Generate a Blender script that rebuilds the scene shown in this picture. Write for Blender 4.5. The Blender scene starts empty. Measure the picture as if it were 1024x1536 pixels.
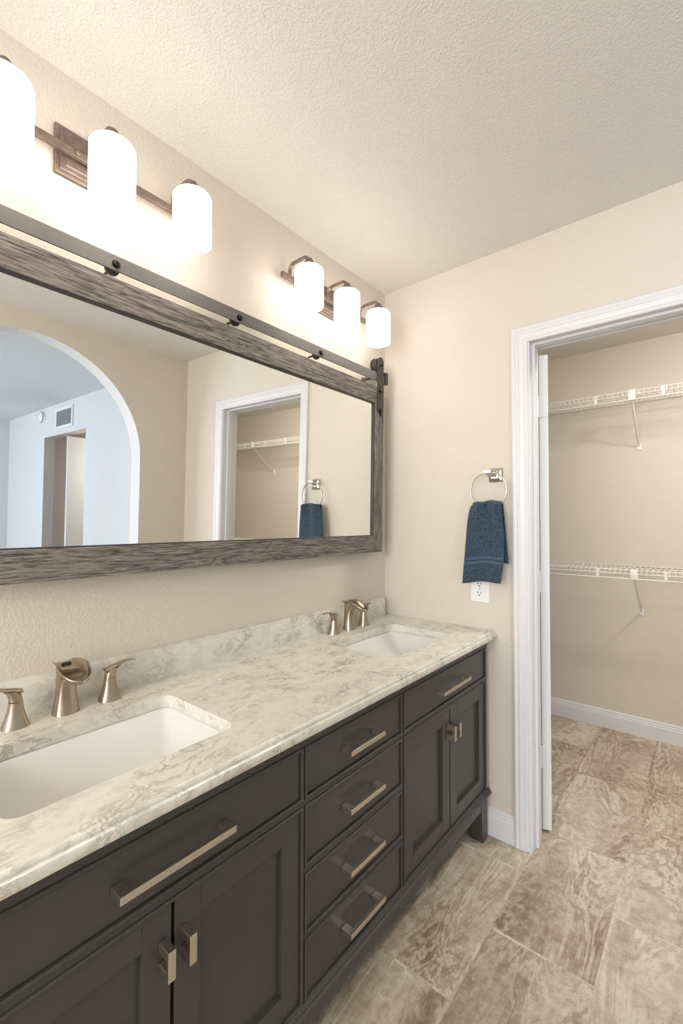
import bpy, bmesh, math, random
from mathutils import Vector, Matrix
random.seed(7)
scene = bpy.context.scene
COL = scene.collection

# ------------------------------------------------------------------ camera
CAM = Vector((1.2605, -1.8692, 1.2957)); YAW, PIT, ROL, FPX = .6896, .0228, .0015, 675.8
s_, c_ = math.sin(YAW), math.cos(YAW)
fw = Vector((-s_*math.cos(PIT), c_*math.cos(PIT), math.sin(PIT)))
rt = Vector((c_, s_, 0)); up = rt.cross(fw)
rt2 = rt*math.cos(ROL) + up*math.sin(ROL); up2 = -rt*math.sin(ROL) + up*math.cos(ROL)
cd = bpy.data.cameras.new('camera'); cam = bpy.data.objects.new('camera', cd); COL.objects.link(cam)
cd.sensor_fit = 'VERTICAL'; cd.sensor_height = 36; cd.sensor_width = 24
cd.lens = FPX/1536*36; cd.clip_start = .02
M = Matrix((rt2, up2, -fw)).transposed().to_4x4(); M.translation = CAM
cam.matrix_world = M
scene.camera = cam

# ------------------------------------------------------------------ view, world, lights
vs = scene.view_settings
scene.display_settings.display_device = 'sRGB'
vs.view_transform = 'Standard'; vs.look = 'None'; vs.gamma = 1; vs.use_curve_mapping = False
vs.exposure = -0.05
w = bpy.data.worlds.new('world'); scene.world = w; w.use_nodes = True
w.node_tree.nodes['Background'].inputs[0].default_value = (.62, .75, 1, 1)
w.node_tree.nodes['Background'].inputs[1].default_value = 1.2

SHADE_GLOW = 6.0
LIGHTS = dict(bath_fill=62, bedroom_window=120, hall=16)
def area(name, loc, target, sx, sy, power, col):
    l = bpy.data.lights.new(name, 'AREA'); l.shape = 'RECTANGLE'; l.size = sx; l.size_y = sy
    l.energy = power; l.color = col
    o = bpy.data.objects.new(name, l); COL.objects.link(o); o.location = loc
    d = Vector(target)-Vector(loc); o.rotation_euler = d.to_track_quat('-Z', 'Y').to_euler()
    return o
# added fill behind the camera and in the hall; bedroom daylight beyond the arch
area('bath_fill_light', (.95, -3.47, 1.55), (.95, 0, 1.4), 1.3, 1.3, LIGHTS['bath_fill'], (1, .985, .97))
area('bedroom_window_daylight', (4.2, -3.96, 1.5), (3.9, 0, 1.4), 2.2, 1.5, LIGHTS['bedroom_window'], (.80, .89, 1))
area('hall_fill_light', (3.5, .8, 1.7), (4.6, .6, 1.4), .7, .7, LIGHTS['hall'], (1, .95, .9))  # added to brighten the hall, no source seen there

# ------------------------------------------------------------------ node helpers
def mat(name):
    m = bpy.data.materials.new(name); m.use_nodes = True
    nt = m.node_tree; b = nt.nodes['Principled BSDF']; return m, nt, b
def nd(nt, t, **kw):
    n = nt.nodes.new(t)
    for k, v in kw.items():
        if k.startswith('i_'): n.inputs[k[2:].replace('_', ' ')].default_value = v
        else: setattr(n, k, v)
    return n
def ramp(nt, stops, interp='LINEAR'):
    n = nt.nodes.new('ShaderNodeValToRGB'); e = n.color_ramp.elements; n.color_ramp.interpolation = interp
    e[0].position, e[0].color = stops[0][0], (*stops[0][1], 1)
    e[1].position, e[1].color = stops[1][0], (*stops[1][1], 1)
    for p, c in stops[2:]:
        x = e.new(p); x.color = (*c, 1)
    return n
def mix(nt, a, b, f, blend='MIX'):
    n = nt.nodes.new('ShaderNodeMix'); n.data_type = 'RGBA'; n.blend_type = blend
    for s, v in ((6, a), (7, b), (0, f)):
        if hasattr(v, 'links'): nt.links.new(v, n.inputs[s])
        else: n.inputs[s].default_value = (*v, 1) if isinstance(v, tuple) else v
    return n.outputs[2]
def bump(nt, b, h, strength, dist):
    n = nt.nodes.new('ShaderNodeBump'); n.inputs['Strength'].default_value = strength
    n.inputs['Distance'].default_value = dist
    nt.links.new(h, n.inputs['Height']); nt.links.new(n.outputs[0], b.inputs['Normal']); return n
def plain(name, col, rough=.5, metal=0, noise=0, nscale=20, bumps=None, spec=None):
    m, nt, b = mat(name)
    b.inputs['Roughness'].default_value = rough; b.inputs['Metallic'].default_value = metal
    if spec is not None: b.inputs['Specular IOR Level'].default_value = spec
    tc = nd(nt, 'ShaderNodeTexCoord'); n = nd(nt, 'ShaderNodeTexNoise', i_Scale=nscale, i_Detail=4.0)
    nt.links.new(tc.outputs['Object'], n.inputs['Vector'])
    dk = tuple(c*(1-noise) for c in col); lt = tuple(min(1, c*(1+noise)) for c in col)
    r = ramp(nt, [(.3, dk), (.7, lt)]); nt.links.new(n.outputs['Fac'], r.inputs[0])
    nt.links.new(r.outputs[0], b.inputs['Base Color'])
    if bumps:
        sc, st, di = bumps
        n2 = nd(nt, 'ShaderNodeTexNoise', i_Scale=sc, i_Detail=3.0)
        nt.links.new(tc.outputs['Object'], n2.inputs['Vector']); bump(nt, b, n2.outputs['Fac'], st, di)
    return m
def plaster(name, col, sc, st, di, blot=(.42, .62)):
    """sprayed orange-peel / knock-down texture"""
    m, nt, b = mat(name); b.inputs['Roughness'].default_value = .75
    b.inputs['Specular IOR Level'].default_value = .3
    tc = nd(nt, 'ShaderNodeTexCoord')
    n1 = nd(nt, 'ShaderNodeTexNoise', i_Scale=sc, i_Detail=3.0, i_Roughness=.55)
    n2 = nd(nt, 'ShaderNodeTexNoise', i_Scale=1.3, i_Detail=2.0)
    for n in (n1, n2): nt.links.new(tc.outputs['Object'], n.inputs['Vector'])
    r = ramp(nt, [(blot[0], (0, 0, 0)), (blot[1], (1, 1, 1))]); nt.links.new(n1.outputs['Fac'], r.inputs[0])
    bump(nt, b, r.outputs[0], st, di)
    c = ramp(nt, [(.3, tuple(x*.985 for x in col)), (.7, col)]); nt.links.new(n2.outputs['Fac'], c.inputs[0])
    nt.links.new(c.outputs[0], b.inputs['Base Color'])
    return m
def marble(name, base, vein, dark, scale=1.0):
    m, nt, b = mat(name); b.inputs['Roughness'].default_value = .13
    tc = nd(nt, 'ShaderNodeTexCoord')
    mp = nd(nt, 'ShaderNodeMapping'); mp.inputs['Rotation'].default_value = (.3, .2, .7)
    mp.inputs['Scale'].default_value = (scale, scale*.75, scale)
    nt.links.new(tc.outputs['Object'], mp.inputs[0])
    wv = nd(nt, 'ShaderNodeTexNoise', i_Scale=10.0, i_Detail=9.0, i_Roughness=.66, i_Distortion=.7)
    nt.links.new(mp.outputs[0], wv.inputs['Vector'])
    # thin veins: |noise-.5|
    s = nd(nt, 'ShaderNodeMath', operation='SUBTRACT'); s.inputs[1].default_value = .5
    nt.links.new(wv.outputs['Fac'], s.inputs[0])
    a = nd(nt, 'ShaderNodeMath', operation='ABSOLUTE'); nt.links.new(s.outputs[0], a.inputs[0])
    r1 = ramp(nt, [(.0, (1, 1, 1)), (.045, (0, 0, 0))]); nt.links.new(a.outputs[0], r1.inputs[0])
    msk = nd(nt, 'ShaderNodeTexNoise', i_Scale=6.0, i_Detail=5.0); nt.links.new(mp.outputs[0], msk.inputs['Vector'])
    r2 = ramp(nt, [(.42, (0, 0, 0)), (.66, (1, 1, 1))]); nt.links.new(msk.outputs['Fac'], r2.inputs[0])
    mm = nd(nt, 'ShaderNodeMath', operation='MULTIPLY'); nt.links.new(r1.outputs[0], mm.inputs[0]); nt.links.new(r2.outputs[0], mm.inputs[1])
    cl = nd(nt, 'ShaderNodeTexNoise', i_Scale=13.0, i_Detail=8.0, i_Roughness=.68); nt.links.new(mp.outputs[0], cl.inputs['Vector'])
    r3 = ramp(nt, [(.46, base), (.72, vein)]); nt.links.new(cl.outputs['Fac'], r3.inputs[0])
    half = nd(nt, 'ShaderNodeMath', operation='MULTIPLY'); half.inputs[1].default_value = .6; nt.links.new(mm.outputs[0], half.inputs[0])
    c = mix(nt, r3.outputs[0], dark, half.outputs[0])
    nt.links.new(c, b.inputs['Base Color']); return m
def barnwood(name, axis):
    m, nt, b = mat(name); b.inputs['Roughness'].default_value = .6
    tc = nd(nt, 'ShaderNodeTexCoord'); mp = nd(nt, 'ShaderNodeMapping')
    sc = [40, 40, 40]; sc[axis] = 2.6; mp.inputs['Scale'].default_value = sc
    nt.links.new(tc.outputs['Object'], mp.inputs[0])
    n1 = nd(nt, 'ShaderNodeTexNoise', i_Scale=1.0, i_Detail=3.0, i_Distortion=1.6); nt.links.new(mp.outputs[0], n1.inputs['Vector'])
    mu = nd(nt, 'ShaderNodeMath', operation='MULTIPLY'); mu.inputs[1].default_value = 46; nt.links.new(n1.outputs['Fac'], mu.inputs[0])
    si = nd(nt, 'ShaderNodeMath', operation='SINE'); nt.links.new(mu.outputs[0], si.inputs[0])
    n2 = nd(nt, 'ShaderNodeTexNoise', i_Scale=5.0, i_Detail=8.0, i_Roughness=.75); nt.links.new(mp.outputs[0], n2.inputs['Vector'])
    ad = nd(nt, 'ShaderNodeMath', operation='MULTIPLY_ADD'); ad.inputs[1].default_value = .065
    nt.links.new(si.outputs[0], ad.inputs[0]); nt.links.new(n2.outputs['Fac'], ad.inputs[2])
    r = ramp(nt, [(.30, (.025, .018, .014)), (.42, (.095, .078, .066)), (.52, (.20, .172, .148)), (.66, (.32, .285, .25))])
    nt.links.new(ad.outputs[0], r.inputs[0]); nt.links.new(r.outputs[0], b.inputs['Base Color'])
    bump(nt, b, ad.outputs[0], .25, .002); return m
def brushed(name, col, rough=.3, dirn=2):
    m, nt, b = mat(name); b.inputs['Metallic'].default_value = 1; b.inputs['Base Color'].default_value = (*col, 1)
    tc = nd(nt, 'ShaderNodeTexCoord'); mp = nd(nt, 'ShaderNodeMapping')
    sc = [400, 400, 400]; sc[dirn] = 12; mp.inputs['Scale'].default_value = sc
    nt.links.new(tc.outputs['Object'], mp.inputs[0])
    n = nd(nt, 'ShaderNodeTexNoise', i_Scale=1.0, i_Detail=2.0); nt.links.new(mp.outputs[0], n.inputs['Vector'])
    r = nd(nt, 'ShaderNodeMapRange'); r.inputs[3].default_value = rough-.02; r.inputs[4].default_value = rough+.03
    nt.links.new(n.outputs['Fac'], r.inputs[0]); nt.links.new(r.outputs[0], b.inputs['Roughness'])
    return m
def stone_tile(name):
    m, nt, b = mat(name); b.inputs['Roughness'].default_value = .38
    tc = nd(nt, 'ShaderNodeTexCoord')
    at = nd(nt, 'ShaderNodeAttribute', attribute_name='tile_seed')
    ad = nd(nt, 'ShaderNodeVectorMath', operation='ADD')
    nt.links.new(tc.outputs['Object'], ad.inputs[0]); nt.links.new(at.outputs['Vector'], ad.inputs[1])
    mp = nd(nt, 'ShaderNodeMapping'); mp.inputs['Scale'].default_value = (3.4, 1.15, 1); nt.links.new(ad.outputs[0], mp.inputs[0])
    n1 = nd(nt, 'ShaderNodeTexNoise', i_Scale=1.25, i_Detail=7.0, i_Roughness=.62, i_Distortion=.9)
    nt.links.new(mp.outputs[0], n1.inputs['Vector'])
    mu = nd(nt, 'ShaderNodeMath', operation='MULTIPLY'); mu.inputs[1].default_value = 75; nt.links.new(n1.outputs['Fac'], mu.inputs[0])
    si = nd(nt, 'ShaderNodeMath', operation='SINE'); nt.links.new(mu.outputs[0], si.inputs[0])
    n2 = nd(nt, 'ShaderNodeTexNoise', i_Scale=30.0, i_Detail=6.0, i_Roughness=.8); nt.links.new(ad.outputs[0], n2.inputs['Vector'])
    n3 = nd(nt, 'ShaderNodeTexNoise', i_Scale=2.2, i_Detail=2.0); nt.links.new(mp.outputs[0], n3.inputs['Vector'])
    # strength of banding varies over the tile
    r3 = ramp(nt, [(.38, (.02, .02, .02)), (.66, (.12, .12, .12))]); nt.links.new(n3.outputs['Fac'], r3.inputs[0])
    m1 = nd(nt, 'ShaderNodeMath', operation='MULTIPLY'); nt.links.new(si.outputs[0], m1.inputs[0]); nt.links.new(r3.outputs[0], m1.inputs[1])
    m2 = nd(nt, 'ShaderNodeMath', operation='MULTIPLY_ADD'); m2.inputs[1].default_value = .60
    nt.links.new(n2.outputs['Fac'], m2.inputs[0]); nt.links.new(m1.outputs[0], m2.inputs[2])
    m3 = nd(nt, 'ShaderNodeMath', operation='MULTIPLY_ADD'); m3.inputs[1].default_value = .45
    nt.links.new(n1.outputs['Fac'], m3.inputs[0]); nt.links.new(m2.outputs[0], m3.inputs[2])
    n4 = nd(nt, 'ShaderNodeTexNoise', i_Scale=.9, i_Detail=3.0, i_Distortion=.8); nt.links.new(mp.outputs[0], n4.inputs['Vector'])
    m4 = nd(nt, 'ShaderNodeMath', operation='MULTIPLY_ADD'); m4.inputs[1].default_value = .55
    nt.links.new(n4.outputs['Fac'], m4.inputs[0]); nt.links.new(m3.outputs[0], m4.inputs[2])
    m5 = nd(nt, 'ShaderNodeMath', operation='SUBTRACT'); m5.inputs[1].default_value = .275
    nt.links.new(m4.outputs[0], m5.inputs[0]); m3 = m5
    r = ramp(nt, [(.30, (.23, .165, .11)), (.44, (.395, .315, .23)), (.55, (.53, .45, .35)), (.70, (.70, .63, .53))])
    nt.links.new(m3.outputs[0], r.inputs[0])
    sep = nd(nt, 'ShaderNodeSeparateXYZ'); nt.links.new(at.outputs['Vector'], sep.inputs[0])
    nt.links.new(r.outputs[0], b.inputs['Base Color'])
    bump(nt, b, m3.outputs[0], .15, .002); return m

WALL = plaster('wall_paint', (.67, .61, .53), 120, .28, .0025)
WALLB = plaster('bedroom_paint', (.70, .70, .69), 60, .2, .003)
WALLP = plaster('hall_paint', (.64, .58, .54), 60, .2, .003)
CEIL = plaster('ceiling_texture', (.765, .735, .695), 165, .4, .003, (.42, .64))
TRIM = plain('trim_paint', (.71, .705, .71), .32, noise=.01)
DOORP = plain('door_paint', (.71, .71, .70), .35, noise=.01)
CAB = plain('charcoal_cabinet_paint', (.054, .052, .047), .34, noise=.04, nscale=6)
CABIN = plain('cabinet_inner', (.03, .03, .03), .7, noise=.05)
MARB = marble('marble', (.73, .70, .63), (.57, .535, .47), (.20, .16, .12), 2.0)
PORC = plain('porcelain', (.73, .71, .675), .09, noise=.01)
NICK = brushed('brushed_nickel', (.43, .365, .285), .28, 2)
NICKH = brushed('handle_nickel', (.62, .56, .48), .34, 1)
BRONZ = plain('weathered_bronze', (.20, .155, .13), .42, .55, noise=.18, nscale=60)
STEEL = plain('powder_coated_steel', (.150, .135, .125), .68, .0, spec=.3, noise=.05, nscale=90)
STRAPM = plain('dark_forged_steel', (.075, .062, .055), .38, .6, noise=.1, nscale=50)
BLACKM = plain('dark_bolt_metal', (.05, .04, .035), .35, 1, noise=.1)
CHROME = plain('satin_chrome', (.50, .46, .41), .33, 1, noise=.02)
WOODH = barnwood('grey_barnwood_long', 1); WOODV = barnwood('grey_barnwood_upright', 2)
TILE = stone_tile('stone_tile')
GROUT = plain('grout', (.76, .66, .52), .9, noise=.08, nscale=60)
PLAST = plain('white_plastic', (.82, .82, .80), .3, noise=.005)
DARK = plain('black_slot', (.02, .02, .02), .6, noise=.05)
VINYL = plain('white_vinyl_wire', (.80, .79, .75), .35, noise=.01)
VENTG = plain('vent_grey', (.33, .35, .38), .5, noise=.03)
m, nt, b = mat('mirror_silver'); b.inputs['Metallic'].default_value = 1; b.inputs['Roughness'].default_value = 0
tc = nd(nt, 'ShaderNodeTexCoord'); n = nd(nt, 'ShaderNodeTexNoise', i_Scale=2.0); nt.links.new(tc.outputs['Object'], n.inputs['Vector'])
r = ramp(nt, [(.3, (.93, .94, .93)), (.7, (.94, .95, .94))]); nt.links.new(n.outputs['Fac'], r.inputs[0]); nt.links.new(r.outputs[0], b.inputs['Base Color'])
MIRR = m
m, nt, b = mat('lit_opal_glass'); b.inputs['Base Color'].default_value = (.9, .9, .88, 1); b.inputs['Roughness'].default_value = .3
b.inputs['Emission Color'].default_value = (1, .935, .86, 1); b.inputs['Emission Strength'].default_value = SHADE_GLOW
SHADE = m
m, nt, b = mat('lit_diffuser'); b.inputs['Emission Color'].default_value = (1, .96, .90, 1); b.inputs['Emission Strength'].default_value = 235
DIFF = m
m, nt, b = mat('terry_towel'); b.inputs['Roughness'].default_value = .95; b.inputs['Sheen Weight'].default_value = .12
b.inputs['Sheen Roughness'].default_value = .5
tc = nd(nt, 'ShaderNodeTexCoord'); n = nd(nt, 'ShaderNodeTexNoise', i_Scale=330.0, i_Detail=3.0); nt.links.new(tc.outputs['Object'], n.inputs['Vector'])
n_b = nd(nt, 'ShaderNodeTexNoise', i_Scale=110.0, i_Detail=4.0, i_Roughness=.7); nt.links.new(tc.outputs['Object'], n_b.inputs['Vector'])
av = nd(nt, 'ShaderNodeMath', operation='ADD'); nt.links.new(n.outputs['Fac'], av.inputs[0]); nt.links.new(n_b.outputs['Fac'], av.inputs[1])
hf = nd(nt, 'ShaderNodeMath', operation='MULTIPLY'); hf.inputs[1].default_value = .5; nt.links.new(av.outputs[0], hf.inputs[0]); n = hf
r = ramp(nt, [(.38, (.005, .015, .032)), (.62, (.055, .10, .15))]); nt.links.new(n.outputs[0], r.inputs[0]); nt.links.new(r.outputs[0], b.inputs['Base Color'])
bump(nt, b, n.outputs[0], 1, .006); TOWEL = m
TBAND = plain('towel_band_weave', (.045, .080, .125), .8, noise=.1, nscale=200, bumps=(400, .3, .001))

# ------------------------------------------------------------------ mesh helpers
def box(bm, x0, x1, y0, y1, z0, z1, bev=0, seg=2):
    r = bmesh.ops.create_cube(bm, size=1); vs_ = r['verts']
    for v in vs_: v.co = Vector(((x0+x1)/2+v.co.x*(x1-x0), (y0+y1)/2+v.co.y*(y1-y0), (z0+z1)/2+v.co.z*(z1-z0)))
    if bev:
        es = {e for v in vs_ for e in v.link_edges}
        bmesh.ops.bevel(bm, geom=list(es), offset=bev, segments=seg, affect='EDGES', profile=.5)
def obj(name, bm, m, parent=None, smooth=None, kind=None, loc=None):
    bmesh.ops.recalc_face_normals(bm, faces=bm.faces)
    me = bpy.data.meshes.new(name)
    if smooth is not None and smooth > 35:
        for f in bm.faces: f.smooth = True
        for e in bm.edges:
            if len(e.link_faces) == 2 and e.calc_face_angle(0) > math.radians(smooth): e.smooth = False
    bm.to_mesh(me); bm.free()
    for x in (m if isinstance(m, (list, tuple)) else [m]): me.materials.append(x)
    o = bpy.data.objects.new(name, me); COL.objects.link(o)
    if parent: o.parent = parent
    if kind: o['kind'] = kind
    if loc: o.location = loc
    return o
def NB(): return bmesh.new()
def bx(name, m, parent, *a, bev=0, kind=None, smooth=30):
    bm = NB(); box(bm, *a, bev=bev); return obj(name, bm, m, parent, smooth=smooth if bev else None, kind=kind)
def thing(name, label, cat, loc=(0, 0, 0), group=None, rot=None):
    o = bpy.data.objects.new(name, None); COL.objects.link(o); o.location = loc
    o.empty_display_size = .05
    if rot: o.rotation_euler = rot
    o['label'] = label; o['category'] = cat
    if group: o['group'] = group
    return o
def tag(o, label, cat, group=None):
    o['label'] = label; o['category'] = cat
    if group: o['group'] = group
    return o
def copy_tree(o, parent=None):
    c = o.copy(); COL.objects.link(c)
    if parent: c.parent = parent
    for ch in list(o.children): copy_tree(ch, c)
    return c
def tube(bm, pts, r, n=12, caps=True, flat=None):
    """sweep a circle (or ellipse flat=(ra, rb)) along pts; r number or list"""
    pts = [Vector(p) for p in pts]; rings = []; N = len(pts); prev = None
    for i, p in enumerate(pts):
        t = (pts[min(i+1, N-1)]-pts[max(i-1, 0)]).normalized()
        if prev is None:
            a = Vector((0, 0, 1)) if abs(t.z) < .9 else Vector((1, 0, 0)); u = t.cross(a).normalized()
        else: u = (prev - t*prev.dot(t)).normalized()
        prev = u; v = t.cross(u); rr = r[i] if isinstance(r, (list, tuple)) else r
        if flat: ra, rb = flat
        else: ra = rb = rr
        rings.append([bm.verts.new(p + u*math.cos(k*2*math.pi/n)*ra + v*math.sin(k*2*math.pi/n)*rb) for k in range(n)])
    for A, B in zip(rings, rings[1:]):
        for k in range(n): bm.faces.new((A[k], A[(k+1) % n], B[(k+1) % n], B[k]))
    if caps: bm.faces.new(rings[0][::-1]); bm.faces.new(rings[-1])
def loft(bm, rings, cap0=True, cap1=True, closed=True):
    R = [[bm.verts.new(p) for p in r] for r in rings]; n = len(R[0])
    for A, B in zip(R, R[1:]):
        for k in range(n if closed else n-1): bm.faces.new((A[k], A[(k+1) % n], B[(k+1) % n], B[k]))
    if cap0: bm.faces.new(R[0][::-1])
    if cap1: bm.faces.new(R[-1])
    return R
def ring_poly(prof, axis_pt, n=32, axis='z'):
    """lathe rings from (r, h)"""
    out = []
    for r, h in prof:
        o = []
        for k in range(n):
            a = 2*math.pi*k/n
            if axis == 'z': o.append(Vector(axis_pt)+Vector((r*math.cos(a), r*math.sin(a), h)))
            elif axis == 'x': o.append(Vector(axis_pt)+Vector((h, r*math.cos(a), r*math.sin(a))))
            else: o.append(Vector(axis_pt)+Vector((r*math.cos(a), h, r*math.sin(a))))
        out.append(o)
    return out
def lathe(bm, prof, at, n=32, axis='z', cap0=True, cap1=True): loft(bm, ring_poly(prof, at, n, axis), cap0, cap1)
def slab(name, outer, holes, to3, thick, m, parent=None, kind=None, smooth=None):
    """2D outline with holes -> solid; to3 maps (a,b)->Vector; thick is a vector"""
    bm = NB(); edges = []
    for loop in [outer]+holes:
        vv = [bm.verts.new(to3(*p)) for p in loop]
        edges += [bm.edges.new((vv[i], vv[(i+1) % len(vv)])) for i in range(len(vv))]
    g = bmesh.ops.triangle_fill(bm, edges=edges, use_beauty=True)
    fs = [f for f in g['geom'] if isinstance(f, bmesh.types.BMFace)]
    r = bmesh.ops.extrude_face_region(bm, geom=fs)
    # keep original faces as the back
    vs2 = [v for v in r['geom'] if isinstance(v, bmesh.types.BMVert)]
    bmesh.ops.translate(bm, verts=vs2, vec=Vector(thick))
    if smooth is None: return obj(name, bm, m, parent, kind=kind)
    return obj(name, bm, m, parent, kind=kind, smooth=smooth)
def rect(a0, a1, b0, b1): return [(a0, b0), (a1, b0), (a1, b1), (a0, b1)]
def rrect(a0, a1, b0, b1, r, n=6):
    o = []
    for cx, cy, s in ((a1-r, b1-r, 0), (a0+r, b1-r, 1), (a0+r, b0+r, 2), (a1-r, b0+r, 3)):
        for k in range(n+1):
            t = (s+k/n)*math.pi/2; o.append((cx+r*math.cos(t), cy+r*math.sin(t)))
    return o
def extrude_profile(bm, prof, y0, y1, axis='y'):
    """closed profile of (a,b) swept along an axis. axis y: (x,z); axis x: (y,z); axis z: (x,y)"""
    f = {'y': lambda a, b, t: (a, t, b), 'x': lambda a, b, t: (t, a, b), 'z': lambda a, b, t: (a, b, t)}[axis]
    loft(bm, [[Vector(f(a, b, y0)) for a, b in prof], [Vector(f(a, b, y1)) for a, b in prof]])

# ================================================================== SETTING
H = 2.44
W = 1.867       # wall facing the vanity
YB = -3.5
# ---- floor: stone tiles in a running bond, one mesh, grout bed below
def floor_tiles():
    bm = NB(); lay = bm.faces.layers.float_vector.new('tile_seed')
    g = .0042
    def tile(x0, x1, y0, y1):
        if x1-x0 < .03 or y1-y0 < .03: return
        rnd = Vector((random.uniform(-30, 30), random.uniform(-30, 30), random.uniform(-30, 30)))
        b2 = len(bm.faces); box(bm, x0+g, x1-g, y0+g, y1-g, -.008, 0, bev=.0006, seg=1)
        bm.faces.ensure_lookup_table()
        for f in bm.faces[b2:]: f[lay] = rnd; f.material_index = 0
    cols = [(-.01, .092), (.092, .392), (.392, .692), (.692, .99), (.99, 1.29), (1.29, 1.588), (1.588, 1.886), (1.886, 2.184), (2.184, 2.482), (2.482, 2.78), (2.78, 3.078), (3.078, 3.376)]
    offs = [-.130, .158, -.128, .158, -.130, .158, -.130, .158, -.130, .158, -.130, .158]
    L = .585
    for (x0, x1), o in zip(cols, offs):
        y = o - 6*L
        while y < 1.43:
            a, b_ = max(y, YB if x0 < 1.8 else .08), min(y+L, 1.43)
            if abs(x0-.392) < .01 and abs(y+.128) < .01:      # the cut pieces beside the door casing
                tile(x0, .575, a, 0.06); tile(.575, x1, a, .06); tile(x0, x1, .06, b_)
            elif b_ > a: tile(x0, x1, a, b_)
            y += L
    b2 = len(bm.faces); box(bm, -.05, 1.99, YB, 1.45, -.03, -.0006); box(bm, 1.99, 3.39, .08, 1.45, -.03, -.0006); bm.faces.ensure_lookup_table()
    for f in bm.faces[b2:]: f.material_index = 1
    return obj('floor', bm, [TILE, GROUT], kind='structure')
floor_tiles()
o = bx('floor', plain('bedroom_carpet', (.45, .42, .38), .95, noise=.1, nscale=200), None, 2.0, 6.1, -4.1, 0, -.03, -.001, kind='structure')
o = bx('floor', plain('hall_floor', (.40, .36, .31), .9, noise=.1, nscale=60), None, 3.4, 6.1, 0, 1.6, -.03, -.001, kind='structure')

def yz(x): return lambda a, b: Vector((x, a, b))
def xz(y): return lambda a, b: Vector((a, y, b))
slab('wall_left', rect(YB-.1, .115, -.03, H+.02), [], yz(0), (-.1, 0, 0), WALL, kind='structure')
DX0, DX1, DZ = .698, 1.424, 2.03       # finished door opening
slab('wall_end', [(0, -.03), (DX0-.02, -.03), (DX0-.02, DZ+.02), (DX1+.02, DZ+.02), (DX1+.02, -.03), (W, -.03), (W, H+.02), (0, H+.02)], [],
     xz(0), (0, .115, 0), WALL, kind='structure')
# arch wall
def arch_pts():
    R, cy, cz = .655, -1.003, 1.68
    return [(cy+R*math.cos(math.pi*k/48), cz+R*math.sin(math.pi*k/48)) for k in range(49)]
ap = arch_pts()
wr = slab('wall_right', [(.115, -.03), (.115, H+.02), (YB-.1, H+.02), (YB-.1, -.03), (-1.658, -.03)] + ap[::-1] + [(-.348, -.03)], [],
          yz(W), (.12, 0, 0), [WALL, WALLB], kind='structure')
for f in wr.data.polygons:
    if abs(f.normal.x) < .5: f.material_index = 1
# bathroom back wall behind the camera, with an added window opening
slab('wall_back', rect(0, W, -.03, H+.02), [rect(.4, 1.5, 1.0, 2.1)], xz(YB), (0, -.1, 0), WALL, kind='structure')
bx('ceiling', CEIL, None, -.1, 1.99, YB-.1, .115, H, H+.05, kind='structure')
def window(name, x0, x1, z0, z1, y):
    bm = NB()
    for a in ((x0-.05, x1+.05, z0-.05, z0+.03), (x0-.05, x1+.05, z1-.03, z1+.05), (x0-.05, x0+.03, z0+.03, z1-.03), (x1-.03, x1+.05, z0+.03, z1-.03)):
        box(bm, a[0], a[1], y-.02, y+.02, a[2], a[3])
    box(bm, (x0+x1)/2-.015, (x0+x1)/2+.015, y-.015, y+.015, z0+.03, z1-.03)
    return obj(name, bm, TRIM, kind='structure')
window('added_window_1', .4, 1.5, 1.0, 2.1, YB+.02)  # unseen window added to go with the fill light
# closet
slab('wall_closet_back', rect(.0, 3.4, -.03, 2.5), [], xz(1.427), (0, .1, 0), WALL, kind='structure')
slab('wall_closet_left', rect(.115, 1.427, -.03, 2.5), [], yz(.1), (-.1, 0, 0), WALL, kind='structure')
slab('wall_closet_right', rect(.115, 1.427, -.03, 2.5), [], yz(3.35), (.1, 0, 0), WALL, kind='structure')
bx('wall_closet_front', WALL, None, W+.12, 3.35, .075, .115, -.03, 2.5, kind='structure')
bx('ceiling', CEIL, None, .1, 3.35, .115, 1.427, 2.415, 2.45, kind='structure')
# bedroom beyond the arch, seen in the mirror
wbe = slab('wall_bedroom_end', [(W+.12, -.03), (3.553, -.03), (3.553, 2.11), (4.64, 2.11), (4.64, -.03), (5.87, -.03), (5.87, 2.46), (W+.12, 2.46)], [],
     xz(-.03), (0, .105, 0), [WALLB, WALLP], kind='structure')
for f in wbe.data.polygons:
    if abs(f.normal.y) < .5: f.material_index = 1
slab('wall_bedroom_far', rect(-4.0, .075, -.03, 2.46), [], yz(5.87), (.1, 0, 0), WALLB, kind='structure')
slab('wall_bedroom_back', rect(W+.12, 5.87, -.03, 2.46), [rect(3.1, 5.3, .8, 2.2)], xz(-4.0), (0, -.1, 0), WALLB, kind='structure')
bx('ceiling', plaster('bedroom_ceiling', (.74, .76, .78), 60, .3, .003), None, W+.12, 5.97, -4.1, .075, H, H+.05, kind='structure')
window('window_2', 3.1, 5.3, .8, 2.2, -3.98)
bx('wall_hall_back', WALLP, None, 3.45, 5.9, 1.5, 1.6, 0, 2.45, kind='structure')
bx('wall_hall_side', WALLP, None, 5.2, 5.3, .075, 1.5, 0, 2.45, kind='structure')
bx('ceiling', WALLP, None, 3.45, 5.9, .075, 1.5, 2.2, 2.25, kind='structure')
# hall door standing open in the bedroom opening
d2 = bx('door_2', DOORP, None, 4.00, 4.036, -.02, .74, .01, 2.075, bev=.002, kind='structure')

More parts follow.
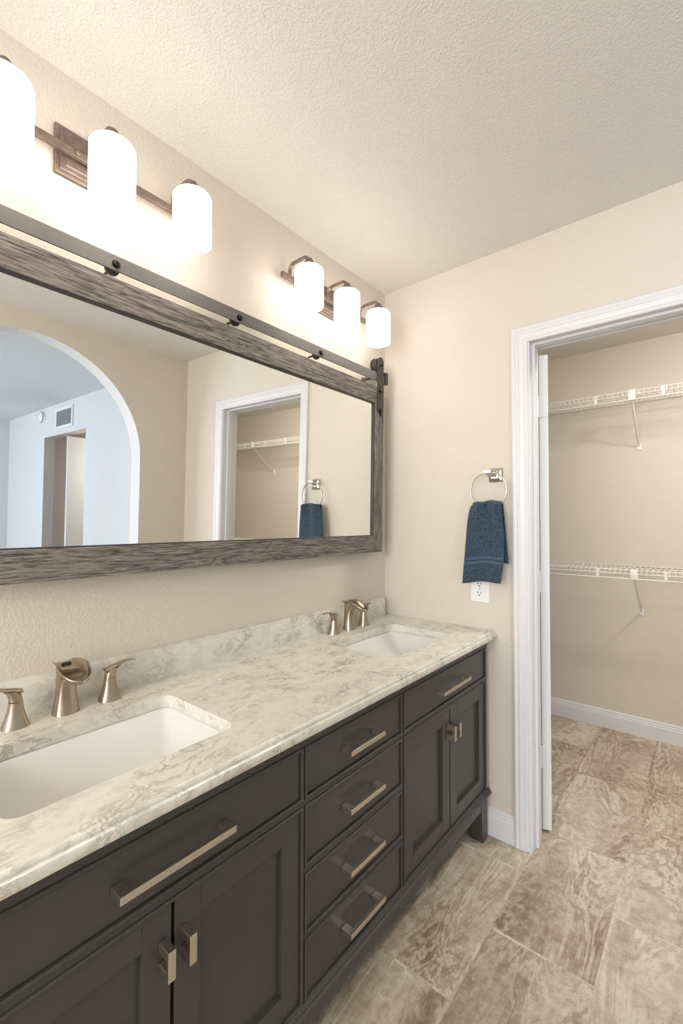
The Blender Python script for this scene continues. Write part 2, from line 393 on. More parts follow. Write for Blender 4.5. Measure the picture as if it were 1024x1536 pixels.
# ---- baseboards (stepped profile)
def bb_prof(s=1):   # (out, z)
    return [(0, 0), (.014, 0), (.014, .078), (.0115, .083), (.0115, .091), (.008, .096), (.008, .104), (.004, .110), (.0, .112)]
def baseboard(name, x0, x1, y, sgn):
    bm = NB(); extrude_profile(bm, [(y+sgn*a, z) for a, z in bb_prof()], x0, x1, 'x')
    return obj(name, bm, TRIM, kind='structure')
baseboard('baseboard_end', .0, .631, 0, -1)
baseboard('baseboard_closet', .1, 3.35, 1.427, -1)
baseboard('baseboard_end', 1.492, W, 0, -1)

# ---- door casing: mitred moulded profile around the opening
def casing(name, y, sgn, x0, x1, zt, wd=.062):
    # profile: distance from inner edge u (0..wd), thickness t
    prof = [(0, 0), (0, .007), (.004, .010), (.010, .010), (.013, .0125), (.030, .0145), (.034, .0175), (.040, .0175), (.043, .015), (.050, .019), (wd-.006, .019), (wd, .015), (wd, 0)]
    bm = NB(); rings = []
    for (px, pz, dx, dz) in ((x0, 0, -1, 0), (x0, zt, -1, 1), (x1, zt, 1, 1), (x1, 0, 1, 0)):
        rings.append([Vector((px+dx*u, y+sgn*t, pz+dz*u)) for u, t in prof])
    loft(bm, rings); return obj(name, bm, TRIM, kind='structure')
casing('trim_1', 0, -1, DX0-.006, DX1+.006, DZ-.006+.0)
casing('trim_2', .115, 1, DX0-.006, DX1+.006, DZ-.006)
# jamb with stop
bm = NB()
box(bm, DX0-.018, DX0, -.001, .116, 0, DZ+.018); box(bm, DX1, DX1+.018, -.001, .116, 0, DZ+.018)
box(bm, DX0, DX1, -.001, .116, DZ, DZ+.018)
box(bm, DX0, DX0+.011, .035, .070, 0, DZ, bev=.001); box(bm, DX1-.011, DX1, .035, .070, 0, DZ, bev=.001)
box(bm, DX0+.011, DX1-.011, .035, .070, DZ-.011, DZ, bev=.001)
obj('trim_3', bm, TRIM, kind='structure')

# ---- closet door swung back into the closet
d1 = bpy.data.objects.new('door_1', None); COL.objects.link(d1); d1['kind'] = 'structure'
d1.location = (.692, .146, 0); d1.rotation_euler = (0, 0, math.radians(112-90))
# local: slab runs +y from the hinge edge; thickness in x 0..0.036
bm = NB(); box(bm, 0, .036, 0, .70, .012, 2.012, bev=.0015)
obj('door_panel', bm, DOORP, d1, smooth=30)
for z in (1.745, .269+.0, 1.0):
    bm = NB(); hz = .09
    box(bm, -.004, .034, -.003, 0, z, z+hz, bev=.0008)
    tube(bm, [(-.007, -.004, z), (-.007, -.004, z+hz)], .0055, 12)
    for q in (.2, .5, .8): lathe(bm, [(.0035, -.0045), (.0035, -.003)], (.018, 0, z+hz*q), 10, 'y')
    obj('hinge', bm, TRIM, d1, smooth=30)
bm = NB()
for z in (1.745, .269, 1.0): box(bm, .698, .7, .112, .14, z, z+.09)
for xs in (-.03, .066):
    lathe(bm, [(.026, 0), (.026, .006), (.010, .010), (.010, .03), (.024, .04), (.027, .05), (.018, .062)], (0, 0, 0), 16, 'x')
    break
bm.free()
bm = NB(); lathe(bm, [(.026, 0), (.026, .006), (.010, .010), (.010, .03), (.024, .04), (.027, .05), (.018, .062)], (.036, .64, .95), 20, 'x')
obj('door_knob', bm, CHROME, d1, smooth=40)

# ================================================================== VANITY
FX = .525; YR, YL = -.032, -1.768
van = thing('vanity_cabinet', 'long charcoal bathroom vanity cabinet with drawers, panelled doors and short tapered legs', 'cabinet', (0, 0, 0))
van.location = (.27, -.9, 0)
def vp(name, bm, m, parent=None, smooth=30):
    """part given in room coordinates, parented to the vanity with a local offset"""
    p = parent or van
    off = Vector((.27, -.9, 0))
    bmesh.ops.translate(bm, verts=bm.verts, vec=-off)
    return obj(name, bm, m, p, smooth=smooth)
# carcass
bm = NB()
box(bm, .025, FX-.02, YL, YL+.018, .17, .813); box(bm, .025, FX-.02, YR-.018, YR, .17, .813)
box(bm, .025, FX-.02, YL+.018, YR-.018, .17, .188); box(bm, .025, .037, YL+.018, YR-.018, .188, .65)
for y in (-1.1125, -.6855): box(bm, .037, FX-.02, y-.009, y+.009, .188, .813)
vp('carcass', bm, CABIN, smooth=None)
# face frame with beaded openings
RS = (-.6765, -.048); MS = (-1.1045, -.695); LS = (-1.7495, -1.121)
openings = [(RS[0], RS[1], .661, .772), (RS[0], RS[1], .205, .637), (LS[0], LS[1], .661, .772), (LS[0], LS[1], .205, .637),
            (MS[0], MS[1], .661, .772), (MS[0], MS[1], .508, .637), (MS[0], MS[1], .357, .482), (MS[0], MS[1], .204, .333)]
off = Vector((.27, -.9, 0))
ff = slab('face_frame', rect(YL, YR, .17, .814), [rect(a, b_, c, d) for a, b_, c, d in openings],
          lambda a, b_: Vector((FX-.02, a, b_))-off, (.02, 0, 0), CAB, van)
bm = NB()
def bead(bm, a, b_, c, d):
    wv, pr = .007, .0045
    prof = [(0, -.006), (0, pr*.6), (wv*.25, pr), (wv*.75, pr), (wv, pr*.6), (wv, -.006)]   # u inward from opening edge outward
    rings = []
    for (py, pz, dy, dz) in ((a, c, -1, -1), (b_, c, 1, -1), (b_, d, 1, 1), (a, d, -1, 1), (a, c, -1, -1)):
        rings.append([Vector((FX+t, py+dy*(u-.0015), pz+dz*(u-.0015))) for u, t in prof])
    loft(bm, rings, False, False)
for o_ in openings: bead(bm, *o_)
vp('bead_moulding', bm, CAB)
# base moulding
bm = NB()
prof = [(0, .170), (.009, .172), (.013, .178), (.013, .184), (.008, .188), (.008, .192), (.004, .197), (0, .199)]
extrude_profile(bm, [(FX+a, z) for a, z in prof], YL-.012, YR+.012, 'y')
for y, s in ((YR, 1), (YL, -1)): extrude_profile(bm, [(y+s*a, z) for a, z in prof], .03, FX+.004, 'x')
vp('base_moulding', bm, CAB)
# apron
bm = NB(); box(bm, FX-.022, FX, YL+.04, YR-.04, .132, .171); box(bm, .03, FX-.02, YR-.018, YR, .132, .171); box(bm, .03, FX-.02, YL, YL+.018, .132, .171)
vp('apron', bm, CAB, smooth=None)
# legs
def leg(x0, x1, ya, yb, s, xs):
    """outer edges vertical, inner edges taper: s=+1 leg whose inner side is +y; xs=+1 inner side is +x"""
    bm = NB(); rings = []
    for z, t in ((0, .012), (.128, 0), (.171, 0)):
        xa, xb = (x0, x1-t) if xs > 0 else (x0+t, x1)
        y0, y1 = (ya, yb-t) if s > 0 else (ya+t, yb)
        rings.append([Vector((xa, y0, z)), Vector((xb, y0, z)), Vector((xb, y1, z)), Vector((xa, y1, z))])
    loft(bm, rings); return bm
for (x0, x1, xs) in ((FX-.068, FX+.001, -1), (.03, .09, 1)):
    vp('leg', leg(x0, x1, YR-.058, YR, -1, xs), CAB, smooth=None)
    vp('leg', leg(x0, x1, YL, YL+.058, 1, xs), CAB, smooth=None)
# handles
def handle_bm(ln, vertical=False, t=.0125, so=.034, hgt=.0125):
    bm = NB(); h = ln/2
    prof_out = [(0, -h), (so, -h), (so, h), (0, h), (0, h-t*1.6), (so-t*.75, h-t*1.6), (so-t*.75, -h+t*1.6), (0, -h+t*1.6)]
    if vertical: # y width, z long
        R = [[Vector((a, y, b_)) for a, b_ in prof_out] for y in (-hgt/2, hgt/2)]
    else:
        R = [[Vector((a, b_, z)) for a, b_ in prof_out] for z in (-hgt/2, hgt/2)]
    A = [bm.verts.new(p) for p in R[0]]; B = [bm.verts.new(p) for p in R[1]]; n = 8
    for k in range(n): bm.faces.new((A[k], A[(k+1) % n], B[(k+1) % n], B[k]))
    for V, rv in ((A, True), (B, False)):
        for q in ((0, 1, 6, 7), (1, 2, 5, 6), (2, 3, 4, 5)):
            f = [V[i] for i in q]; bm.faces.new(f[::-1] if rv else f)
    bmesh.ops.bevel(bm, geom=[e for e in bm.edges], offset=.0006, segments=1, affect='EDGES')
    return bm
def add_handle(parent, y, z, ln, vertical=False, **k):
    bm = handle_bm(ln, vertical, **k)
    bmesh.ops.translate(bm, verts=bm.verts, vec=Vector((FX-.001, y, z)))
    o_ = vp('handle', bm, NICKH, parent, smooth=None); o_['label'] = 'square-section brushed nickel pull'; return o_
g = .0034
def drawer(a, b_, c, d, hl, deep=True):
    bm = NB(); box(bm, FX-.021, FX-.002, a+g, b_-g, c+g, d-g, bev=.0012)
    if deep: box(bm, .06, FX-.021, a+.02, b_-.02, c+.012, d-.02)
    dr = vp('drawer', bm, CAB); add_handle(dr, (a+b_)/2, (c+d)/2, hl); return dr
drawer(RS[0], RS[1], .661, .772, .217, False)
drawer(LS[0], LS[1], .661, .772, .217, False)
for c, d in ((.661, .772), (.508, .637), (.357, .482), (.204, .333)): drawer(MS[0], MS[1], c, d, .152)
def door(a, b_, c, d, hy):
    st = .055
    bm = NB()
    sd = st
    box(bm, FX-.021, FX-.002, a+g, a+sd, c+g, d-g, bev=.001); box(bm, FX-.021, FX-.002, b_-sd, b_-g, c+g, d-g, bev=.001)
    box(bm, FX-.021, FX-.002, a+sd, b_-sd, c+g, c+st, bev=.001); box(bm, FX-.021, FX-.002, a+sd, b_-sd, d-st, d-g, bev=.001)
    box(bm, FX-.019, FX-.0135, a+st-.004, b_-st+.004, c+st-.004, d-st+.004)
    dr = vp('door', bm, CAB); add_handle(dr, hy, .555, .050, True, t=.010, so=.032, hgt=.014)
for S in (RS, LS):
    mid = -.3635 if S is RS else -1.4355
    door(S[0], mid, .205, .637, mid-.020); door(mid, S[1], .205, .637, mid+.020)

# ================================================================== COUNTERTOP
CT = .845; TH = .030
ct = thing('countertop', 'long white and grey veined marble countertop with two sink cut-outs and low backsplash', 'countertop', (.28, -.9, CT-TH))
coff = Vector((.28, -.9, CT-TH))
YE, YW = -.003, -1.795
SINKS = [(-.605, -.172), (-1.662, -1.237)]
SX0, SX1 = .150, .440
def top_slab():
    bm = NB(); edges = []
    for loop in [rect(.001, .545, YW+.012, YE)] + [rrect(SX0, SX1, a, b_, .028) for a, b_ in SINKS]:
        vv = [bm.verts.new(Vector((x, y, CT))-coff) for x, y in loop]
        edges += [bm.edges.new((vv[i], vv[(i+1) % len(vv)])) for i in range(len(vv))]
    gg = bmesh.ops.triangle_fill(bm, edges=edges, use_beauty=True)
    fs = [f for f in gg['geom'] if isinstance(f, bmesh.types.BMFace)]
    r = bmesh.ops.extrude_face_region(bm, geom=fs)
    bmesh.ops.translate(bm, verts=[v for v in r['geom'] if isinstance(v, bmesh.types.BMVert)], vec=(0, 0, -TH))
    prof = [(.5445, CT), (.5475, CT-.0005), (.5505, CT-.002), (.5525, CT-.005), (.5530, CT-.008), (.5528, CT-.0095), (.5555, CT-.0102),
            (.5590, CT-.0115), (.5605, CT-.0145), (.5605, CT-.026), (.5590, CT-.029), (.556, CT-TH), (.5445, CT-TH)]
    extrude_profile(bm, [(a-coff.x, z-coff.z) for a, z in prof], YW-coff.y, YE-coff.y, 'y')
    return obj('slab_top', bm, MARB, ct, smooth=40)
top_slab()
bm = NB()
bprof = [(.001, CT), (.021, CT), (.021, CT+.070), (.019, CT+.074), (.016, CT+.076), (.015, CT+.081), (.011, CT+.085), (.001, CT+.086)]
extrude_profile(bm, [(a-coff.x, z-coff.z) for a, z in bprof], YW-coff.y, -.030-coff.y, 'y')
obj('backsplash', bm, MARB, ct, smooth=40)

# ---- sinks
def sink(a, b_, label):
    ym = (a+b_)/2; t = thing('sink', label, 'sink', ((SX0+SX1)/2, ym, CT-TH), 'undermount sinks in the marble top')
    c = Vector(((SX0+SX1)/2, ym, CT-TH)); bm = NB(); rings = []
    def rr_(x0, x1, y0, y1, r, z): return [Vector((x, y, z))-c for x, y in rrect(x0, x1, y0, y1, r, 7)]
    e = .004
    spec = [(-.018, -.018, -.018, .030, 0), (e, e, e, .026, 0), (.0, .0, .0, .028, -.004)]
    # (back inset, side inset, front inset, corner radius, dz)
    spec = [(-.02, -.02, -.02, .045, -.0005), (-.003, -.003, -.003, .030, -.0005), (.002, .002, .001, .029, -.006), (.018, .010, .003, .026, -.028),
            (.060, .030, .006, .022, -.068), (.098, .050, .010, .020, -.098), (.124, .066, .016, .022, -.112), (.150, .088, .026, .026, -.121), (.176, .125, .040, .028, -.127), (.195, .160, .055, .018, -.130)]
    for bi, si, fi, r, dz in spec:
        rings.append(rr_(SX0+bi, SX1-fi, a+si, b_-si, r, CT-TH+dz))
    loft(bm, rings, False, True)
    th = [Vector((v.x, v.y, v.z)) for v in rings[0]]
    o_ = obj('basin', bm, PORC, t, smooth=50)
    so = o_.modifiers.new('thickness', 'SOLIDIFY'); so.thickness = .012
    so.offset = 1 if o_.data.polygons[-1].normal.z < 0 else -1     # thicken downwards, away from the bowl
    bm = NB(); dx = (SX0+.195+SX1-.055)/2
    lathe(bm, [(.024, 0), (.024, .003), (.018, .004), (.016, .001), (.0, .001)], (dx-c.x, 0, -.130), 24)
    obj('drain', bm, CHROME, t, smooth=40)
    return t
sink(*SINKS[0], 'rectangular white sink nearest the towel ring wall, set under the marble top')
sink(*SINKS[1], 'rectangular white sink in the foreground, set under the marble top')

# ---- faucets
def faucet(yc, label):
    t = thing('faucet', label, 'faucet', (.070, yc, CT), 'widespread faucets behind the sinks')
    def ell(ax, ay, cx, z, n=28, k=2.4):
        o_ = []
        for i in range(n):
            a = 2*math.pi*i/n; ca, sa = math.cos(a), math.sin(a)
            o_.append(Vector((cx+ax*abs(ca)**(2/k)*(1 if ca >= 0 else -1), ay*abs(sa)**(2/k)*(1 if sa >= 0 else -1), z)))
        return o_
    # spout body
    bm = NB()
    loft(bm, [ell(.0255, .0285, 0, 0), ell(.025, .028, 0, .004), ell(.0225, .0250, -.001, .02), ell(.0208, .0222, -.001, .04), ell(.0205, .0210, 0, .062),
              ell(.0225, .0212, .002, .080), ell(.027, .0215, .006, .095), ell(.033, .0225, .010, .105), ell(.036, .0215, .011, .112)])
    sp = obj('spout', bm, NICK, t, smooth=40)
    # open waterfall trough, tongue shaped
    bm = NB(); NS, NT = 22, 14; rows = []
    for i in range(NS+1):
        s = i/NS; x = -.024 + .118*s
        if s < .5: wv = .0225 + .0095*(s/.5)**1.3
        else: wv = .032*math.sqrt(max(0.0, 1-((s-.5)/.5)**2.6))
        wv = max(wv, .0025)
        dep = .004+.017*min(1, s/.45) if s < .45 else .020*(wv/.032)**.9+.001
        zt = .1175 + .006*math.sin(math.pi*min(1, s/.7)) - .024*max(0, (s-.42)/.58)**1.6
        row = []
        for j in range(NT+1):
            q = -1+2*j/NT
            row.append(Vector((x, wv*math.sin(q*math.pi/2), zt - dep*(math.cos(q*math.pi/2))**.9)))
        rows.append(row)
    V = [[bm.verts.new(p) for p in r_] for r_ in rows]
    for i in range(NS):
        for j in range(NT): bm.faces.new((V[i][j], V[i][j+1], V[i+1][j+1], V[i+1][j]))
    tr = obj('trough', bm, NICK, sp, smooth=60)
    md = tr.modifiers.new('thickness', 'SOLIDIFY'); md.thickness = .0034; md.offset = 0
    md = tr.modifiers.new('smooth', 'SUBSURF'); md.levels = 1; md.render_levels = 1
    # dark water outlet at the back of the trough
    bm = NB(); box(bm, -.006, .004, -.010, .010, .105, .1165, bev=.002)
    obj('outlet_slot', bm, DARK, sp, smooth=40)
    for s in (1, -1):
        y0 = s*.1005
        bm = NB()
        R = [ell(.0235, .0265, 0, 0), ell(.023, .026, 0, .003), ell(.0185, .0205, 0, .018), ell(.0145, .0155, 0, .036), ell(.0128, .0130, 0, .055)]
        for r_ in R:
            for v in r_: v.y += y0
        loft(bm, R); h = obj('handle', bm, NICK, t, smooth=40)
        bm = NB(); R = []
        for (dy, ax, hz, z) in ((0, .0128, .0130, .0560), (.001, .0125, .0128, .064), (.004, .0125, .0140, .072), (.010, .0125, .014, .0785)):
            r_ = ell(ax, hz, 0, z)
            for v in r_: v.y = y0+s*dy+v.y; v.z += (v.y-y0)*s*.12
            R.append(r_)
        loft(bm, R)
        # lever blade curling outwards
        pts = [(-.012, .076), (.004, .0805), (.020, .0845), (.036, .0885), (.050, .0895), (.060, .0880), (.066, .0850)]
        R = []
        for i, (dy, z) in enumerate(pts):
            hw = (.0115, .0122, .0112, .0098, .0088, .0072, .003)[i]; th = (.004, .005, .0042, .0030, .0024, .0018, .0008)[i]
            R.append([Vector((hw*math.cos(a), y0+s*dy, z+th*math.sin(a))) for a in [2*math.pi*k/16 for k in range(16)]])
        loft(bm, R); obj('lever', bm, NICK, h, smooth=50)
    return t
faucet(-.372, 'brushed nickel waterfall faucet with two levers at the sink nearest the towel ring wall')
faucet(-1.452, 'brushed nickel waterfall faucet with two levers at the foreground sink')

# ================================================================== MIRROR
MZ = 1.1585
mir = thing('wall_mirror', 'large wide mirror in grey barnwood frame hanging from a steel rail', 'mirror', (.0538, -.9, MZ), rot=(0, .0139, .0081))
ML, MR = -1.70+.9, -.112+.9; MH = .766
FB, FT, FS = .0755, .0775, .068
def member(name, quad, m):
    """quad: four (y,z) outer->inner corners, mitred; front x .012, back -.018, slightly eased"""
    bm = NB()
    R = []
    cx = sum(p[0] for p in quad)/4; cz = sum(p[1] for p in quad)/4
    for x, k in ((-.018, 1), (.0105, 1), (.012, .0)):
        pts = []
        for (y, z) in quad:
            if k == 1: pts.append(Vector((x, y, z)))
            else:
                d = Vector((0, cx-y, cz-z)); pts.append(Vector((x, y+.0015*(1 if d.y > 0 else -1), z+.0015*(1 if d.z > 0 else -1))))
        R.append(pts)
    loft(bm, R); return obj(name, bm, m, mir)
iy0, iy1, iz0, iz1 = ML+FS, MR-FS, FB, MH-FT
member('frame_rail', [(ML, 0), (MR, 0), (iy1, iz0), (iy0, iz0)], WOODH)
member('frame_rail', [(ML, MH), (iy0, iz1), (iy1, iz1), (MR, MH)], WOODH)
member('frame_stile', [(MR, 0), (MR, MH), (iy1, iz1), (iy1, iz0)], WOODV)
member('frame_stile', [(ML, 0), (iy0, iz0), (iy0, iz1), (ML, MH)], WOODV)
bx('mirror_glass', MIRR, mir, -.006, 0, iy0-.004, iy1+.004, iz0-.004, iz1+.004)
# dark inner lip
bm = NB()
for a in ((iy0, iy1, iz0, iz0+.003), (iy0, iy1, iz1-.003, iz1), (iy0, iy0+.003, iz0+.003, iz1-.003), (iy1-.003, iy1, iz0+.003, iz1-.003)):
    box(bm, -.001, .009, *a)
obj('inner_lip', bm, plain('lip_dark_wood', (.045, .035, .028), .5, noise=.1), mir)
def hanger(y):
    sx = .012
    bm = NB()  # strap: flat bar rising on the frame face, over the wheel, rounded top
    zt = 2.042-MZ; hw = .0225; zb = 1.797-MZ
    pr = [(-hw, zb+.02), (0, zb-.004), (hw, zb+.02)] + [(hw*math.cos(math.pi*k/12), zt+hw*math.sin(math.pi*k/12)) for k in range(13)]
    R = [[Vector((x, y+a, z)) for a, z in pr] for x in (sx, sx+.005)]
    loft(bm, R); st = obj('strap', bm, STRAPM, mir)
    # rear leg of the strap behind the wheel
    bm = NB(); zw = 1.985-MZ
    pr = [(-hw, zw), (hw, zw)] + [(hw*math.cos(math.pi*k/12), zt+hw*math.sin(math.pi*k/12)) for k in range(13)]
    loft(bm, [[Vector((x, y+a, z)) for a, z in pr] for x in (-.022, -.018)]); obj('strap_back', bm, STRAPM, st)
    bm = NB(); lathe(bm, [(.030, -.017), (.034, -.016), (.034, -.012), (.028, -.010), (.028, .000), (.034, .002), (.034, .006), (.030, .008), (.020, .008), (.018, .005), (.012, .005), (.010, .012)], (0, y-.008, 2.024-MZ), 36, 'x')
    obj('wheel', bm, STRAPM, st, smooth=40)
    for z, rr_ in ((2.026, .0065), (1.908, .0085), (1.813, .0085)):
        bm = NB(); lathe(bm, [(rr_, sx+.005), (rr_, sx+.010), (rr_*.8, sx+.0125)], (0, y, z-MZ), 6, 'x')
        if rr_ > .007: lathe(bm, [(rr_*1.35, sx+.005), (rr_*1.35, sx+.0065)], (0, y, z-MZ), 20, 'x')
        obj('bolt', bm, BLACKM, st)
    bm = NB(); pr = [(-.010, 1.806-MZ), (0, 1.786-MZ), (.010, 1.806-MZ)]
    loft(bm, [[Vector((x, y+a, z)) for a, z in pr] for x in (sx+.005, sx+.008)]); obj('tip', bm, BLACKM, st)
hanger(-.146+.9); hanger(-1.668+.9)

# ---- rail fixed to the wall above the mirror
RX = .062
rail = thing('mirror_rail', 'flat dark steel barn-door rail bolted to the wall above the mirror', 'rail', (0, -.9, 1.973))
roff = Vector((0, -.9, 1.973))
def rp(name, bm, m, parent=rail, smooth=30):
    bmesh.ops.translate(bm, verts=bm.verts, vec=-roff); return obj(name, bm, m, parent, smooth=smooth)
bm = NB(); box(bm, RX, RX+.005, -1.76, -.085, 1.9515, 1.9915, bev=.0005); rp('rail_bar', bm, STEEL)
for k in range(4):
    y = -.553-.3975*k
    bm = NB(); lathe(bm, [(.004, 0), (.004, .034), (.0165, .034), (.0185, .038), (.0185, .046), (.0145, .048), (.0145, RX)], (0, y, 1.966), 20, 'x'); rp('standoff', bm, STRAPM, smooth=40)
    bm = NB(); lathe(bm, [(.0105, RX+.005), (.0105, RX+.0065), (.0075, RX+.0067), (.0075, RX+.011), (.006, RX+.0125)], (0, y, 1.968), 18, 'x'); rp('bolt', bm, BLACKM, smooth=40)
for y in (-.092, -1.752):
    bm = NB(); box(bm, RX-.020, RX+.012, y-.010, y+.010, 1.950, 2.006, bev=.001); rp('end_stop', bm, STRAPM)
for y in (-.190, -1.64):
    bm = NB(); lathe(bm, [(.0085, 0), (.0085, RX)], (0, y, 1.964), 16, 'x'); rp('standoff', bm, STEEL, smooth=40)

# ================================================================== VANITY LIGHTS
LZ = 2.222; SXc = .135
def light(yc, label):
    t = thing('vanity_light', label, 'wall light', (0, yc, LZ), 'three-shade wall lights above the mirror')
    bm = NB()   # stepped backplate
    for hw, hh, x0, x1 in ((.086, .062, 0, .012), (.076, .052, .012, .016), (.064, .040, .016, .019)):
        R = []
        for x, i in ((x0, 0), (x1-.002, 0), (x1, .003)):
            R.append([Vector((x, y, z)) for y, z in rect(-hw+i, hw-i, .009-hh+i, .009+hh-i)])
        loft(bm, R)
    obj('backplate', bm, BRONZ, t)
    bm = NB(); box(bm, .028, .040, -.262, .262, -.011, .009, bev=.001); lathe(bm, [(.012, .018), (.012, .03)], (0, .0, 0), 16, 'x')
    for yy in (-.045, .045): lathe(bm, [(.006, .018), (.006, .044), (.004, .046)], (0, yy, 0), 12, 'x')
    obj('bar', bm, BRONZ, t, smooth=30)
    for k in (-1, 0, 1):
        y = .2195*k
        pts = []
        zt = .050; r_ = .024
        pts += [(.034, y, 0), (.034, y, .01)]
        for i in range(7):
            a = math.pi-math.pi/2*i/6; pts.append((.034+r_+r_*math.cos(a), y, zt-r_+r_*math.sin(a)))
        for i in range(7):
            a = math.pi/2-math.pi/2*i/6; pts.append((SXc-r_+r_*math.cos(a), y, zt-r_+r_*math.sin(a)))
        pts.append((SXc, y, .012))
        bm = NB(); tube(bm, pts, 1, 12, flat=(.0085, .0045)); obj('arm', bm, BRONZ, t, smooth=50)
        bm = NB(); lathe(bm, [(.010, .036), (.013, .032), (.016, .024), (.026, .014), (.030, .006), (.030, -.003)], (SXc, y, 0), 28)
        obj('cap', bm, BRONZ, t, smooth=40)
        bm = NB(); top = .001; R = .0525
        pr = [(.024, top)] + [(R-.020+.020*math.sin(math.pi/2*i/6), top-.014+.014*math.cos(math.pi/2*i/6)) for i in range(7)]
        pr += [(R, -.135), (R-.001, -.140), (R-.004, -.141), (R-.005, -.135), (R-.0055, top-.02), (.02, top-.006)]
        lathe(bm, pr, (SXc, y, 0), 36, cap0=False, cap1=True)
        sh = obj('lamp_shade', bm, SHADE, t, smooth=50); sh['label'] = 'glowing white opal glass cylinder'
    return t
light(-.472, 'bronze three-shade wall light nearest the corner, with curved arms over white glass cylinders')
light(-1.389, 'bronze three-shade wall light at the left above the mirror, its square backplate showing')

# ================================================================== TOWEL RING, TOWEL, OUTLET
RC = Vector((.546, -.052, 1.428)); RR = .076
tr = thing('towel_ring', 'satin nickel towel ring on a square wall mount beside the closet door', 'towel ring', (.560, 0, 1.494))
toff = Vector((.560, 0, 1.494))
def tp(name, bm, m=CHROME, smooth=35):
    bmesh.ops.translate(bm, verts=bm.verts, vec=-toff); return obj(name, bm, m, tr, smooth=smooth)
bm = NB()
R = []
for y, hw in ((0, .029), (-.006, .029), (-.010, .026), (-.016, .017), (-.020, .0145)):
    R.append([Vector((.560+a, y, 1.494+c)) for a, c in rrect(-hw, hw, -hw, hw, .004, 3)])
loft(bm, R); tp('wall_mount', bm)
bm = NB(); R = []
for y, hw, z, hh in ((-.018, .013, 1.496, .011), (-.040, .013, 1.5015, .008), (-.058, .0155, 1.505, .0062), (-.063, .0155, 1.505, .005)):
    R.append([Vector((.556-(.010 if y < -.03 else 0)+a, y, z+c)) for a, c in rect(-hw, hw, -hh, hh)])
loft(bm, R); tp('post', bm)
bm = NB(); pts = [RC+Vector((RR*math.sin(a), -.0*math.cos(a), RR*math.cos(a))) for a in [2*math.pi*k/64 for k in range(65)]]
tube(bm, pts, .0038, 12, caps=False); tp('ring', bm, smooth=60)

# towel: one folded cloth draped over the bottom of the ring
def towel():
    t = thing('hand_towel', 'dark blue terry hand towel hanging folded through the towel ring', 'towel', (.530, -.055, 1.06))
    off_ = Vector((.530, -.055, 1.06))
    NU, NV = 44, 90
    zt = 1.372; front = .322; back = .238; rad = .011
    def ringz(x):   # height of ring's lower arc under the cloth
        d = x-RC.x; return RC.z-math.sqrt(max(1e-6, RR*RR-min(abs(d), RR*.93)**2))
    def P(u, v, side):
        # u -1..1 across, v 0 (top) ..1 (hem)
        if side == 'f':
            ln = front; wt, wb = .061, .080; cxt, cxb = .543, .5225
            e = v**.42 if v < .25 else .25**.42+(v-.25)*(1-.25**.42)/.75
            hwid = wt+(wb-wt)*e; cx = cxt+(cxb-cxt)*e
            x = cx+u*hwid+.013*math.sin(math.pi*v)*max(0, u)
            fold = math.exp(-v*3.2)
            y = RC.y-rad-.004-.006*v + fold*.011*math.sin(u*5.2+.8)*(1-v) - .0035*math.sin(u*3+4*v)*v
            y -= fold*.006*max(0, math.cos((u+.25)*6))
            z = zt+.004*math.cos(u*3.1)-.007*math.exp(-((u+.25)/.3)**2)*(1-v) - ln*v + .006*u*v
            return Vector((x, y, z))
        ln = back; wt, wb = .061, .074; e = v**.6
        x = (.543+.014*v)+u*(.060+.005*v)
        y = RC.y+rad+.004 + .004*math.sin(u*4+1)*(1-v)
        z = zt+.004*math.cos(u*3.1)-.007*math.exp(-((u+.25)/.3)**2)*(1-v) - ln*v
        return Vector((x, y, z))
    bm = NB(); rows = []
    for k in range(NV, 0, -1): rows.append([P(-1+2*i/NU, k/NV, 'b') for i in range(NU+1)])
    for k in range(0, 9):       # over the ring
        a = math.pi*k/8; row = []
        for i in range(NU+1):
            p, q = P(-1+2*i/NU, 0, 'f'), P(-1+2*i/NU, 0, 'b'); m_ = (1-math.cos(a))/2
            r_ = q.lerp(p, m_); r_.z += rad*math.sin(a); row.append(r_)
        rows.append(row)
    nf = len(rows)
    for k in range(1, NV+1): rows.append([P(-1+2*i/NU, k/NV, 'f') for i in range(NU+1)])
    V = [[bm.verts.new(p-off_) for p in r_] for r_ in rows]
    for i in range(len(V)-1):
        vfrac = (i-nf)/NV
        for j in range(NU):
            f = bm.faces.new((V[i][j], V[i][j+1], V[i+1][j+1], V[i+1][j]))
    o_ = obj('terry_cloth', bm, TOWEL, t, smooth=80)
    md = o_.modifiers.new('thickness', 'SOLIDIFY'); md.thickness = .006; md.offset = 0
    # woven dobby band
    for (v0, v1) in ((.672, .712), (.728, .768)):
        bm = NB(); VV = []
        for k in range(5):
            v = v0+(v1-v0)*k/4; VV.append([bm.verts.new(P(-1.004+2.008*i/NU, v, 'f')-off_+Vector((0, -.0036, 0))) for i in range(NU+1)])
        for k in range(4):
            for j in range(NU): bm.faces.new((VV[k][j], VV[k][j+1], VV[k+1][j+1], VV[k+1][j]))
        bd = obj('woven_band', bm, TBAND, t, smooth=80); md = bd.modifiers.new('thickness', 'SOLIDIFY'); md.thickness = .0016; md.offset = 0
    return t
towel()

